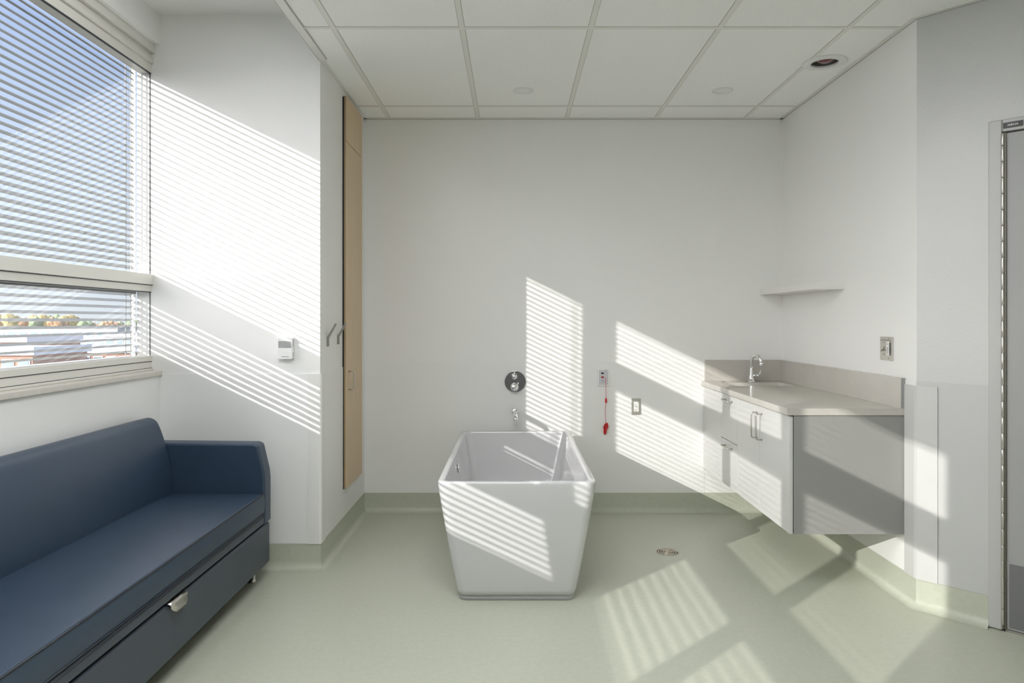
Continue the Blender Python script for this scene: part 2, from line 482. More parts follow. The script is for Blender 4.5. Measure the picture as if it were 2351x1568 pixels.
# ------------------------------------------------------------------ wardrobe panel (recessed tall cabinet in the pier)
wd = thing('tall_cabinet', 'tall maple cabinet set into the side wall left of the bathtub', 'cabinet', (-1.0, 4.42, .304))
b = MB(); b.box(XL+.0002, -1.004, 4.208, 4.640, .304, 2.662, M['wood_edge']); b.build('carcass', M['wood_edge'], wd)
b = MB(); b.box(XL+.0002, XL+.0075, 4.2005, 4.2078, .304, 2.655); b.build('reveal_strip', M['black'], wd)
b = MB(); b.box(-1.020, -.9985, 4.2095, 4.640, .304, 2.386); dr = b.build('door', M['wood'], wd, bevel=.0012, seg=1)
b = MB(); b.box(-1.020, -.9985, 4.2095, 4.640, 2.391, 2.662); b.build('upper_door', M['wood'], wd, bevel=.0012, seg=1)
def pull(b, a, c, out, r=.004, rc=.010):
    """D pull from point a to c standing out by vector out"""
    a = Vector(a); c = Vector(c); out = Vector(out); u = (c-a).normalized(); on = out.normalized(); pts = [a, a+out-on*rc]
    for k in range(1, 5):
        t = pi/2*k/5; pts.append(a+out-on*rc + on*(rc*sin(t)) + u*(rc*(1-cos(t))))
    pts.append(a+out+u*rc); pts.append(c+out-u*rc)
    for k in range(1, 5):
        t = pi/2*k/5; pts.append(c+out-u*rc + u*(rc*sin(t)) - on*(rc*(1-cos(t))))
    pts += [c+out-on*rc, c]
    b.tube(pts, r, None, 10)
b = MB(); pull(b, (-.999, 4.262, .895), (-.999, 4.262, 1.004), (.034, 0, 0)); b.build('handle', M['satin'], dr)

# ------------------------------------------------------------------ coat hooks
def hook(y, z, label):
    h = thing('coat_hook', label, 'hook', (XL, y, z), 'coat hooks beside the tall cabinet')
    b = MB(); b.box(XL, XL+.006, y-.011, y+.011, z, z+.055); b.build('mounting_plate', M['pewter'], h, bevel=.001)
    b = MB()
    prof = [(XL+.002, z), (XL+.010, z), (XL+.010, z+.044), (XL+.052, z+.122), (XL+.045, z+.127), (XL+.002, z+.052)]
    b.prism(prof, lambda p: (p[0], y-.009, p[1]), lambda p: (p[0], y+.009, p[1]))
    b.build('arm', M['pewter'], h, bevel=.0012)
hook(3.853, 1.172, 'flat grey metal coat hook nearer the wall corner')
hook(4.083, 1.176, 'flat grey metal coat hook next to the maple cabinet')

# ------------------------------------------------------------------ thermostat
th = thing('thermostat', 'white thermostat on the sunlit wall between window and corner', 'thermostat', (-1.199, YP, 1.11))
b = MB(); b.loft([[(x, YP-.004, z) for x, z, _ in rrect(-1.199, 1.168, .040, .060, .008, 0)][::-1], [(x, YP, z) for x, z, _ in rrect(-1.199, 1.168, .040, .060, .008, 0)][::-1]], smooth=False)
b.build('backplate', M['offwhite'], th)
b = MB(); b.loft([[(x, y, z) for x, z, _ in rrect(-1.199, 1.168, hx, hz, .007, 0)][::-1] for hx, hz, y in ((.036, .056, YP-.030), (.0385, .0585, YP-.027), (.0385, .0585, YP-.004))], smooth=False)
b.build('casing', M['white'], th)
b = MB(); b.box(-1.2335, -1.1665, YP-.0312, YP-.030, 1.171, 1.206); b.build('display', M['lcd'], th)
b = MB(); 
for k in range(9): b.box(-1.216+.0042*k, -1.2132+.0042*k, YP-.0305, YP-.0299, 1.122, 1.1245)
b.build('marking', M['dark'], th)
for za, zb in ((1.122, 1.148), (1.175, 1.215)):
    b = MB(); b.box(-1.1612, -1.1600, YP-.020, YP-.012, za, zb); b.build('side_button', M['lcd'], th)

# ------------------------------------------------------------------ sofa
sx0, sx1 = XW+.012, -1.242
sy0, sy1 = 1.40, 3.585
so = thing('sofa', 'navy blue vinyl sleeper sofa under the window', 'sofa', ((sx0+sx1)/2, (sy0+sy1)/2, 0))
def softbox(x0, x1, y0, y1, z0, z1, r, name, m, parent, sub=0, puff=None):
    b = MB(); b.box(x0, x1, y0, y1, z0, z1)
    if puff:
        bmesh.ops.subdivide_edges(b.bm, edges=b.bm.edges[:], cuts=10, use_grid_fill=True)
        for v in b.bm.verts:
            u = (v.co.x-(x0+x1)/2)/((x1-x0)/2); w = (v.co.y-(y0+y1)/2)/((y1-y0)/2)
            if v.co.z > z1-.001: v.co.z += puff*(1-u**4)*(1-w**6)
            if v.co.x > x1-.001: 
                s_ = (v.co.z-(z0+z1)/2)/((z1-z0)/2); v.co.x += puff*.35*(1-s_**2)
    return b.build(name, m, parent, bevel=r, seg=4)
softbox(sx0, sx1, sy0, sy1, .082, .291, .014, 'base_drawer', M['vinyl_side'], so)
# arms: side profile with a raked front edge
def arm(y0, y1):
    b = MB()
    prof = [(sx0, .296), (sx1+.006, .296), (sx1+.006, .52), (sx1+.002, .56), (sx1-.028, .692), (sx1-.05, .700), (sx0, .706)]
    b.prism(prof, lambda p: (p[0], y0, p[1]), lambda p: (p[0], y1, p[1]))
    o = b.build('arm', M['vinyl'], so, bevel=.013, seg=4); return o
arm(3.49, sy1); arm(sy0, 1.495)
# seat cushion, folded mattress
ya, yb = 1.497, 3.488
sc = softbox(-1.74, -1.238, ya, yb, .352, .455, .012, 'seat_cushion', M['vinyl'], so, puff=.016)
b = MB(); 
for z in (.452, .357): b.tube([(-1.2365, ya+.006, z), (-1.2345, (ya+yb)/2, z+.001), (-1.2365, yb-.006, z)], .0032)
b.build('piping', M['piping'], sc)
b = MB(); b.box(-1.2372, -1.2358, ya+.01, yb-.01, .368, .440); b.build('cushion_border', M['vinyl_side'], sc)
fm = softbox(-1.74, -1.2365, ya, yb-.004, .303, .350, .010, 'folded_mattress', M['vinyl_side'], so)
b = MB(); b.tube([(-1.2360, ya+.006, .341), (-1.2360, yb-.008, .341)], .0026); b.build('piping', M['piping'], fm)
# backrest: side profile lofted along y
prof = []
def bez(p0, p1, p2, n=6): return [((1-t)**2*p0[0]+2*t*(1-t)*p1[0]+t*t*p2[0], (1-t)**2*p0[1]+2*t*(1-t)*p1[1]+t*t*p2[1]) for t in [i/n for i in range(n)]]
prof += [(sx0, .36)]
prof += bez((-1.700, .36), (-1.672, .48), (-1.712, .66), 8)
prof += bez((-1.712, .66), (-1.740, .765), (-1.762, .806), 6)
prof += bez((-1.762, .806), (-1.778, .832), (-1.812, .833), 6)
prof += [(-1.812, .833), (sx0+.01, .826), (sx0, .81)]
b = MB(); b.prism(prof, lambda p: (p[0], ya, p[1]), lambda p: (p[0], yb, p[1]))
b.build('backrest', M['vinyl'], so, bevel=.014, seg=4)
for (x, y) in ((-1.312, 3.53), (-1.312, 1.46), (-1.79, 3.53), (-1.79, 1.46)):
    b = MB(); b.lathe([(.022, .0), (.024, .004), (.014, .010), (.012, .083)], (x, y, 0), (0, 0, 1), None, 24); b.build('foot', M['satin'], so)
b = MB()
hp = []
yc = 2.585; hw = .064
prof2 = [(-1.262, .2935), (-1.244, .2940), (-1.233, .291), (-1.229, .284), (-1.231, .276), (-1.226, .268), (-1.222, .256)]
rings = []
for i, (x, z) in enumerate(prof2):
    w = hw if i < 4 else hw*sqrt(max(.12, 1-((.284-z)/.034)**2))
    rings.append([(x, yc-w, z), (x, yc-w*.33, z), (x, yc+w*.33, z), (x, yc+w, z)])
vs = [v for r_ in rings for v in r_]
fs = [(k*4+i, k*4+i+1, (k+1)*4+i+1, (k+1)*4+i) for k in range(len(rings)-1) for i in range(3)]
b.verts_faces(vs, fs, None, None, True)
o = b.build('pull_handle', M['satin'], so); s_ = o.modifiers.new('s', 'SOLIDIFY'); s_.thickness = .002; s_.offset = 0
o['label'] = 'brushed steel drawer pull'

# ------------------------------------------------------------------ bathtub
tx, ty = .017, 3.955; HR = .575
tub = thing('bathtub', 'white rectangular freestanding bathtub in the middle of the room', 'bathtub', (tx, ty, 0))
def tring(hx, hy, r, z): return rrect(tx, ty, hx, hy, r, z, 8)
rings = [tring(.268, .668, .04, .028)]
for t in [0, .04, .12, .25, .4, .55, .7, .85, .95]:
    z = .030 + (HR-.040-.030)*t
    e = t**.92
    rings.append(tring(.278+(.363-.278)*e, .672+(.749-.672)*e, .042+.006*t, z))
rings += [tring(.3645, .7505, .050, HR-.020), tring(.3655, .7515, .050, HR-.010), tring(.3645, .7505, .050, HR-.003), tring(.361, .747, .048, HR), 
          tring(.336, .720, .038, HR), tring(.3325, .7165, .036, HR-.003), tring(.331, .715, .036, HR-.010)]
for z, hx, hy, r_ in ((.50, .321, .702, .05), (.40, .305, .680, .065), (.30, .289, .652, .08), (.22, .273, .622, .09), (.18, .257, .600, .10), (.162, .235, .575, .10), (.155, .20, .54, .09)):
    rings.append(tring(hx, hy, r_, z))
b = MB(); b.loft(rings, None, True, True); b.build('shell', M['tub'], tub)
b = MB(); b.loft([tring(.272, .662, .04, 0), tring(.272, .662, .04, .031)], None, True, True)
b.build('plinth', M['tubbase'], tub)
b = MB(); b.lathe([(.0255, 0), (.0265, .003), (.024, .007), (.016, .009)], (-.3025, 3.86, .502), (1, 0, .15), None, 8)
ov = b.build('overflow_plate', M['chrome'], tub)
b = MB(); b.lathe([(.026, 0), (.026, .004), (.012, .006)], (tx, ty, .155), (0, 0, 1), None, 24); b.build('drain_plug', M['chrome'], tub)

# ------------------------------------------------------------------ tub valve and spout
yv = YB - ST
v = thing('shower_valve', 'round chrome mixer plate with two knobs above the bathtub', 'shower valve', (.015, yv, .895))
b = MB(); b.lathe([(.0755, 0), (.0755, .003), (.0737, .0056), (.0727, .0061), (.0720, .0062), (.0710, .0062), (.0, .0062)], (.015, yv, .895), (0, -1, 0), None, 64, True, False); b.build('plate', M['chrome'], v)
def knob(x, z, r, ang, nm):
    b = MB(); b.lathe([(r*.9, .005), (r*.9, .020), (r, .022), (r, .045), (r*.92, .049), (.0, .050)], (x, yv, z), (0, -1, 0), None, 28, True, False)
    k = b.build(nm, M['chrome'], v)
    b = MB(); b.tube([(x, yv-.036, z), (x+sin(ang)*(r+.014), yv-.036, z+cos(ang)*(r+.014))], .004, None, 10); b.build('lever', M['chrome'], k)
knob(.009, .932, .019, 0, 'diverter_knob'); knob(.010, .858, .026, .75, 'temperature_knob')
sp = thing('tub_spout', 'chrome wall spout between the mixer plate and the bathtub', 'spout', (.015, yv, .69))
b = MB(); b.lathe([(.024, 0), (.024, .006), (.020, .010)], (.015, yv, .688), (0, -1, 0), None, 28); b.build('flange', M['chrome'], sp)
b = MB()
pts = [(.015, yv, .688), (.015, yv-.08, .690), (.015, yv-.16, .688), (.015, yv-.195, .682), (.015, yv-.213, .668), (.015, yv-.217, .655)]
b.tube(pts, [.0165, .0165, .016, .0155, .014, .013], None, 16); b.build('spout', M['chrome'], sp)

# ------------------------------------------------------------------ nurse call station
yw = YB - ST
nc = thing('nurse_call_station', 'white pull-cord call plate on the back wall right of the bathtub', 'call station', (.618, yw, .868))
def yplate(b, cx, cz, hx, hz, r, y0, y1):
    b.loft([[(x, y, z) for x, z, _ in rrect(cx, cz, hx, hz, r, 0, 4)] for y in (y1, y0)], None, smooth=False)
b = MB(); yplate(b, .618, .923, .0415, .059, .008, yw-.011, yw); b.build('plate', M['white'], nc, bevel=.003)
b = MB(); yplate(b, .618, .923, .0315, .050, .003, yw-.0125, yw-.010); b.build('faceplate', M['offwhite'], nc)
b = MB(); b.box(.602, .620, yw-.0135, yw-.012, .947, .959); b.build('indicator_label', M['dark'], nc)
b = MB(); b.box(.602, .620, yw-.0135, yw-.012, .920, .932); b.build('emergency_label', M['redlab'], nc)
b = MB(); 
for k in range(3): b.box(.602, .622, yw-.0132, yw-.012, .8925+.006*k, .8945+.006*k)
b.box(.628, .642, yw-.0132, yw-.012, .9735, .9755); b.box(.600, .6005, yw-.0132, yw-.012, .95, .956)
b.build('fine_print', M['lcd'], nc)
b = MB(); b.tube([(.630, yw-.012, .922), (.632, yw-.020, .915), (.633, yw-.020, .86), (.635, yw-.015, .80), (.634, yw-.012, .76), (.630, yw-.012, .70), (.631, yw-.012, .66), (.634, yw-.012, .615)], .0014, None, 8)
cd = b.build('pull_cord', M['red'], nc)
b = MB(); b.lathe([(.0014, 0), (.0055, .004), (.0065, .018), (.0055, .033), (.0014, .037)], (.6345, yw-.016, .748), (0, 0, 1), None, 14); b.build('cord_bead', M['red'], cd)
b = MB()
for k, (sx_, ph) in enumerate(((1, 0), (.72, .4), (1.15, -.3), (.5, .2))):
    pts = []
    for i in range(28):
        a = 2*pi*i/28
        # elongated loop, bundled: wide at the top, pinched in the middle, short loop at the bottom
        zc = .575 + .037*cos(a)
        wx = .0115*sx_*sin(a)*(1.15 if cos(a) > .2 else .62)
        xx = .633 + .005*ph + wx + (zc-.575)*.17
        pts.append((xx, yw-.010-.0035*k+.002*sin(2*a), zc))
    b.tube(pts, .0032, None, 8, closed=True)
b.tube([(.625+.016*cos(a_), yw-.012+.010*sin(a_)-.003, .568) if False else (.632+.009*cos(a_), yw-.013+.010*sin(a_), .572+.002*sin(a_)) for a_ in [2*pi*i/16 for i in range(16)]], .003, None, 8, closed=True)
b.build('cord_bundle', M['red'], cd)

# ------------------------------------------------------------------ outlet
ou = thing('power_outlet', 'steel framed white power outlet on the back wall', 'outlet', (.843, yw, .67))
b = MB(); yplate(b, .843, .724, .0315, .056, .002, yw-.005, yw); b.build('cover_plate', M['steelplate'], ou, bevel=.0015)
b = MB(); yplate(b, .843, .724, .0165, .034, .002, yw-.0085, yw-.004); ins = b.build('socket_insert', M['white'], ou)
b = MB()
for zc in (.742, .706):
    b.box(.836, .8375, yw-.0092, yw-.008, zc-.004, zc+.004); b.box(.848, .8495, yw-.0092, yw-.008, zc-.003, zc+.003)
    b.box(.841, .844, yw-.0092, yw-.008, zc-.009, zc-.0065)
b.box(.839, .847, yw-.0092, yw-.008, .7225, .7255)
b.build('slots', M['dark'], ins)
for zc in (.770, .678):
    b = MB(); b.lathe([(.003, .0), (.003, .0015)], (.843, yw-.005, zc), (0, -1, 0), None, 12); b.build('screw', M['chrome'], ou)

# ------------------------------------------------------------------ light switch on the right wall (above the sheet)
xw = XR
sw = thing('light_switch', 'two-gang steel light switch with dimmer above the counter', 'light switch', (xw, 3.466, 1.12))
def xplate(b, cy, cz, hy, hz, r, x0, x1):
    b.loft([[(x, y, z) for y, z, _ in rrect(cy, cz, hy, hz, r, 0, 4)] for x in (x0, x1)], None, smooth=False)
b = MB(); xplate(b, 3.466, 1.176, .0585, .0575, .002, xw-.005, xw); b.build('cover_plate', M['steelplate'], sw, bevel=.0012)
b = MB(); b.box(xw-.0065, xw-.005, 3.482, 3.490, 1.163, 1.187); b.prism([(xw-.005, 1.170), (xw-.020, 1.160), (xw-.021, 1.165), (xw-.005, 1.178)], lambda p: (p[0], 3.4825, p[1]), lambda p: (p[0], 3.4895, p[1])); b.build('toggle', M['pewter'], sw)
b = MB(); xplate(b, 3.444, 1.176, .0130, .034, .002, xw-.0085, xw-.004); sl_ = b.build('dimmer_insert', M['white'], sw)
b = MB(); b.box(xw-.0095, xw-.008, 3.4435, 3.4455, 1.150, 1.202); b.box(xw-.0092, xw-.008, 3.428, 3.4305, 1.146, 1.206); b.build('slider_track', M['dark'], sl_)
b = MB(); b.box(xw-.0125, xw-.008, 3.440, 3.449, 1.184, 1.194); b.build('slider', M['white'], sl_, bevel=.0008)
for yy, zz in ((3.487, 1.207), (3.487, 1.146), (3.444, 1.225), (3.444, 1.128)):
    b = MB(); b.lathe([(.003, 0), (.003, .0014)], (xw-.005, yy, zz), (-1, 0, 0), None, 12); b.build('screw', M['pewter'], sw)
b = MB()
for k in range(12): b.box(xw-.0056, xw-.0048, 3.510-.0078*k, 3.5155-.0078*k, 1.2145, 1.219)
b.build('engraving', M['pewter'], sw)

# ------------------------------------------------------------------ shelf
b = MB(); b.box(1.692, XR, 3.917, YB, 1.489, 1.528)
tag(b.build('wall_shelf', M['trimw'], bevel=.001), 'white floating shelf in the corner above the sink', 'shelf')

# ------------------------------------------------------------------ sink cabinet
cx0 = 1.322; cy0 = 3.309; cz0, cz1 = .307, .866
xe = XR - ST
cab = thing('sink_cabinet', 'grey wall-hung cabinet under the stone worktop', 'cabinet', ((cx0+xe)/2, (cy0+YB)/2, cz0))
b = MB(); b.box(cx0+.003, xe, cy0, cy0+.018, cz0, cz1); b.box(cx0+.003, xe, YB-ST-.018, YB-ST, cz0, cz1); b.box(cx0+.003, xe, cy0+.018, YB-ST-.018, cz0, cz0+.018); b.box(xe-.012, xe, cy0+.018, YB-ST-.018, cz0+.018, cz1); b.box(cx0+.0045, cx0+.02, cy0+.018, YB-ST-.018, cz0+.018, cz1)
b.build('carcass', M['lam'], cab, bevel=.0012, seg=1)
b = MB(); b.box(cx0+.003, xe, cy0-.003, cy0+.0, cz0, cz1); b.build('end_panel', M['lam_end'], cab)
def front(y0, y1, z0, z1, nm):
    b = MB(); b.box(cx0-.018, cx0, y0+.0016, y1-.0016, z0, z1)
    return b.build(nm, M['lam'], cab, bevel=.0012, seg=1)
front(4.394, YB-ST-.001, cz0, cz1-.004, 'filler_panel')
d1 = front(4.078, 4.394, .588, cz1-.004, 'drawer'); d2 = front(4.078, 4.394, cz0, .584, 'drawer')
e1 = front(3.713, 4.078, cz0, cz1-.004, 'door'); e2 = front(3.309-.0, 3.713, cz0, cz1-.004, 'door')
b = MB(); b.box(cx0-.0015, cx0+.004, cy0+.002, YB-.01, cz0+.002, cz1-.001); b.build('shadow_gap', M['black'], cab)
xf = cx0-.018
for dd, zz in ((d1, .830), (d2, .550)):
    b = MB(); pull(b, (xf, 4.170, zz), (xf, 4.302, zz), (-.032, 0, 0), .0042); b.build('handle', M['satin'], dd)
b = MB(); pull(b, (xf, 3.745, .690), (xf, 3.745, .824), (-.032, 0, 0), .0042); b.build('handle', M['satin'], e1)
b = MB(); pull(b, (xf, 3.672, .690), (xf, 3.672, .824), (-.032, 0, 0), .0042); b.build('handle', M['satin'], e2)

# ------------------------------------------------------------------ worktop with sink cutout
wt = thing('worktop', 'beige grey stone worktop with upstand along two walls', 'worktop', (1.58, 4.06, .87))
sxa, sxb, sya, syb = 1.405, 1.785, 4.43, 4.665
wx0 = 1.290; wy0 = 3.300
def rect_hole_slab(b, x0, x1, y0, y1, z0, z1, hx0, hx1, hy0, hy1, rr_):
    outer = []; inner = rrect((hx0+hx1)/2, (hy0+hy1)/2, (hx1-hx0)/2, (hy1-hy0)/2, rr_, 0, 5)
    bm = b.bm
    for z, flip in ((z1, False), (z0, True)):
        ov_ = [bm.verts.new((x, y, z)) for x, y in ((x0,y0),(x1,y0),(x1,y1),(x0,y1))]
        iv = [bm.verts.new((p[0], p[1], z)) for p in inner]
        es = []
        for L in (ov_, iv):
            for i in range(len(L)): es.append(bm.edges.new((L[i], L[(i+1) % len(L)])))
        bmesh.ops.triangle_fill(bm, use_beauty=True, edges=es)
        if not flip: top = (ov_, iv)
        else: bot = (ov_, iv)
    for A, B in zip(top, bot):
        for i in range(len(A)):
            j = (i+1) % len(A); bm.faces.new((A[i], A[j], B[j], B[i]))
b = MB(); rect_hole_slab(b, wx0, xe, wy0, YB-ST, .868, .900, sxa, sxb, sya, syb, .03)
b.build('slab', M['quartz'], wt)
b = MB(); b.box(1.315, xe, YB-ST-.013, YB-ST, .900, 1.044); b.build('upstand', M['quartz'], wt, bevel=.001)
b = MB(); b.box(xe-.018, xe, wy0, YB-ST-.013, .900, 1.044); b.build('upstand', M['quartz'], wt, bevel=.001)
b = MB(); b.box(xe-.0188, xe-.0178, wy0, wy0+.004, .9005, 1.043); b.box(xe-.018, xe-.001, wy0-.0006, wy0+.001, .902, 1.043)
b.build('upstand_edge', M['lam_edge'], wt)
b = MB(); b.lathe([(.0, .0), (.013, .0), (.013, .002), (.009, .0035)], (1.412, 4.715, .900), (0, 0, 1), None, 20, False); b.build('hole_cover', M['pewter'], wt)
# sink bowl
scx, scy = (sxa+sxb)/2, (sya+syb)/2; shx, shy = (sxb-sxa)/2, (syb-sya)/2
b = MB(); R = lambda e, r_, z: rrect(scx, scy, shx+e, shy+e, r_, z, 5)
b.loft([R(.012, .04, .866), R(.001, .03, .8662), R(-.002, .03, .86), R(-.008, .04, .78), R(-.02, .05, .745), R(-.05, .05, .735)], None, False, True)
bowl = b.build('basin', M['porc'])
tag(bowl, 'white undermount sink basin in the stone worktop', 'sink')

# ------------------------------------------------------------------ faucet
fx, fy, fz = 1.605, 4.722, .900
fa = thing('faucet', 'chrome gooseneck faucet behind the sink basin', 'faucet', (fx, fy, fz))
b = MB(); b.lathe([(.027, 0), (.027, .004), (.022, .010), (.017, .030), (.0135, .055), (.0115, .085), (.0105, .105)], (fx, fy, fz), (0, 0, 1), None, 28, True, True)
b.build('body', M['chrome'], fa)
b = MB(); pts = [(fx, fy, fz+.10)]; 
dx_, dy_ = .45, -.89
for k in range(0, 13):
    a = pi*k/12*.93
    rr_ = .042; u = rr_ - rr_*cos(a); pts.append((fx+dx_*u, fy+dy_*u, fz+.135+rr_*sin(a)*1.05))
u = rr_-rr_*cos(pi*.93); l = pts[-1]
pts.append((l[0]+.001, l[1]-.003, l[2]-.012))
b.tube(pts, [.0105]*2+[.011]*(len(pts)-3)+[.0125], None, 16)
b.build('spout', M['chrome'], fa)
b = MB(); b.lathe([(.0128, 0), (.0135, .003), (.0135, .018), (.010, .022)], pts[-1], (.09, -.2, -1), None, 20); b.build('spray_head', M['chrome'], fa)
b = MB(); b.tube([(fx, fy, fz+.043), (fx+.036, fy-.012, fz+.043)], [.010, .011], None, 16); b.lathe([(.0125, 0), (.0135, .006), (.011, .014)], (fx+.034, fy-.011, fz+.043), (.95, -.3, 0), None, 20)
hd = b.build('valve', M['chrome'], fa)
b = MB(); b.tube([(fx+.042, fy-.014, fz+.046), (fx+.052, fy-.018, fz+.060), (fx+.055, fy-.018, fz+.082)], [.004, .0036, .0028], None, 10); b.build('lever', M['chrome'], hd)

# ------------------------------------------------------------------ floor drain
fd = thing('floor_drain', 'round slotted metal drain in the green floor', 'drain', (.876, 3.983, 0))
b = MB(); b.lathe([(.063, .0005), (.063, .0022), (.058, .0022), (.058, .0005)], (.876, 3.983, 0), (0, 0, 1), None, 48); b.build('rim', M['brass'], fd)
b = MB(); b.lathe([(.0, .0008), (.058, .0008)], (.876, 3.983, 0), (0, 0, 1), None, 48, False, False); b.build('sump', M['black'], fd)
b = MB()
for k in range(4):
    r0, r1 = .006+.0135*k, .0135+.0135*k
    b.lathe([(r0, .0010), (r0, .0024), (r1, .0024), (r1, .0010)], (.876, 3.983, 0), (0, 0, 1), None, 48, False, False)
for a in (0.1, 2.2, 4.3):
    ca, sa = cos(a), sin(a); w = .004
    b.verts_faces([(.876+ca*.006-sa*w, 3.983+sa*.006+ca*w, .0025), (.876+ca*.06-sa*w, 3.983+sa*.06+ca*w, .0025), (.876+ca*.06+sa*w, 3.983+sa*.06-ca*w, .0025), (.876+ca*.006+sa*w, 3.983+sa*.006-ca*w, .0025)], [(0,1,2,3)])
b.build('grate', M['brass'], fd)

# ------------------------------------------------------------------ ceiling fixtures and added fill lights
for i, ((x, y), lab) in enumerate(zip(DL, ('small round recessed downlight over the bathtub', 'small round recessed downlight towards the sink corner'))):
    t = thing('downlight', lab, 'ceiling light', (x, y, ZC), 'recessed downlights')
    b = MB(); b.lathe([(.0540, .004), (.0615, .0), (.0625, -.002), (.0560, -.0045), (.0530, -.002), (.0535, .004)], (x, y, ZC), (0, 0, 1), None, 48, False, False); b.build('trim_ring', M['white'], t)
    b = MB(); b.lathe([(.0535, -.001), (.050, .012), (.040, .030), (.028, .040), (0, .041)], (x, y, ZC), (0, 0, 1), None, 48, False, False); b.build('reflector', M['troffer_white'], t)
hl = thing('heat_lamp', 'round recessed heat lamp with dark red bulb in the ceiling', 'ceiling light', (HL[0], HL[1], ZC))
b = MB(); b.lathe([(.072, .004), (.1125, .0), (.114, -.003), (.108, -.006), (.072, -.009), (.069, -.006), (.070, .004)], (HL[0], HL[1], ZC), (0, 0, 1), None, 56, False, False); b.build('trim_ring', M['white'], hl)
b = MB(); b.lathe([(.070, -.006), (.071, .06), (.075, .15), (0, .151)], (HL[0], HL[1], ZC), (0, 0, 1), None, 48, False, False); b.build('housing', M['kick'], hl)
b = MB(); b.lathe([(0, -.003), (.02, -.001), (.040, .006), (.054, .020), (.058, .035), (.050, .060), (.03, .09), (.018, .12)], (HL[0]+.004, HL[1]+.0, ZC), (0, 0, 1), None, 40, False, True); b.build('bulb', M['redglass'], hl)
LIGHT = 9.5; STRIP = 3.6
ce = emit_mat('light_panel', (.97, .98, 1), LIGHT)  # fill panels added out of view to brighten the room
for i, (x0, y0, lab) in enumerate(((.063, 1.485, 'flat white ceiling panel light in the middle of the room'), (-.547, 1.485, 'flat white ceiling panel light on the window side of the room'))):
    t = thing('ceiling_panel_light', lab, 'ceiling light', (x0, y0, ZC))
    b = MB()
    w, l = .298, .595
    for bx_ in ((x0-w, x0+w, y0-l, y0-l+.02), (x0-w, x0+w, y0+l-.02, y0+l), (x0-w, x0-w+.02, y0-l+.02, y0+l-.02), (x0+w-.02, x0+w, y0-l+.02, y0+l-.02)):
        b.box(*bx_, ZC-.012, ZC-.003)
    b.build('rim', M['troffer'], t)
    b = MB(); b.box(x0-w+.02, x0+w-.02, y0-l+.02, y0+l-.02, ZC-.009, ZC-.004); b.build('diffuser', ce, t)

t = thing('linear_ceiling_light', 'long flat ceiling light in the raised strip beside the windows', 'ceiling light', (-1.45, 2.2, ZH))  # unseen fill strip, added to brighten the room from the window side
b = MB(); b.box(-1.60, -1.585, 1.2, 3.2, ZH-.03, ZH-.001); b.box(-1.315, -1.30, 1.2, 3.2, ZH-.03, ZH-.001); b.box(-1.585, -1.315, 1.2, 1.215, ZH-.03, ZH-.001); b.box(-1.585, -1.315, 3.185, 3.2, ZH-.03, ZH-.001); b.build('housing', M['troffer'], t)
b = MB(); b.box(-1.585, -1.315, 1.215, 3.185, ZH-.024, ZH-.02); b.build('diffuser', emit_mat('strip_panel', (.97, .98, 1), STRIP), t)

# ------------------------------------------------------------------ door on the angled wall
dz1 = 2.112
b = MB()
b.box(TD0-.050, TD0, -.012, .12, 0.004, dz1+.053, None, AM); b.box(TD1, TD1+.05, -.012, .12, 0.004, dz1+.053, None, AM); b.box(TD0, TD1, -.012, .12, dz1, dz1+.053, None, AM)
b.box(TD0-.002, TD1, .05, .12, 0.004, dz1, None, AM)
struct(b.build('trim_8', M['doorframe'], bevel=.005, seg=3))
b = MB(); b.box(TD0+.013, TD1-.003, -.004, .040, .012, dz1-.006, None, AM)
dob = struct(b.build('door_1', M['door'], bevel=.0015, seg=1))
b = MB(); b.box(TD0+.024, TD1-.02, -.0058, -.0038, .020, .290, None, AM); b.build('kick_plate', M['kick'], dob, bevel=.0008, seg=1)
b = MB(); b.box(TD0+.001, TD0+.013, -.0025, .03, .012, dz1-.006, None, AM); b.box(TD0, TD1, -.001, .045, dz1-.0055, dz1-.0005, None, AM); b.build('door_gap', M['black'], dob)
b = MB(); b.box(TD0+.01, TD1, -.003, .045, .0, .010, None, AM); b.build('door_sweep', M['pewter'], dob)
hg = MB()
z = .030
def AP(t, n, zz): return tuple(P0 + D*t + N*n + Vector((0, 0, zz)))
while z < dz1-.01:
    z2 = min(z+.0665, dz1-.006)
    hg.lathe([(.0056, 0), (.0060, .001), (.0060, z2-z-.0035), (.0056, z2-z-.0025)], AP(TD0+.003, .0145, z), (0, 0, 1), None, 14)
    z += .0675
hg.tube([AP(TD0+.003, .0145, .012), AP(TD0+.003, .0145, dz1-.006)], .0038, None, 8)
hgo = hg.build('continuous_hinge', M['satin'], dob)
b = MB(); b.box(TD0+.0, TD0+.015, -.0125, -.0022, .012, dz1-.006, None, AM); b.build('hinge_leaf', M['leaf_metal'], dob)
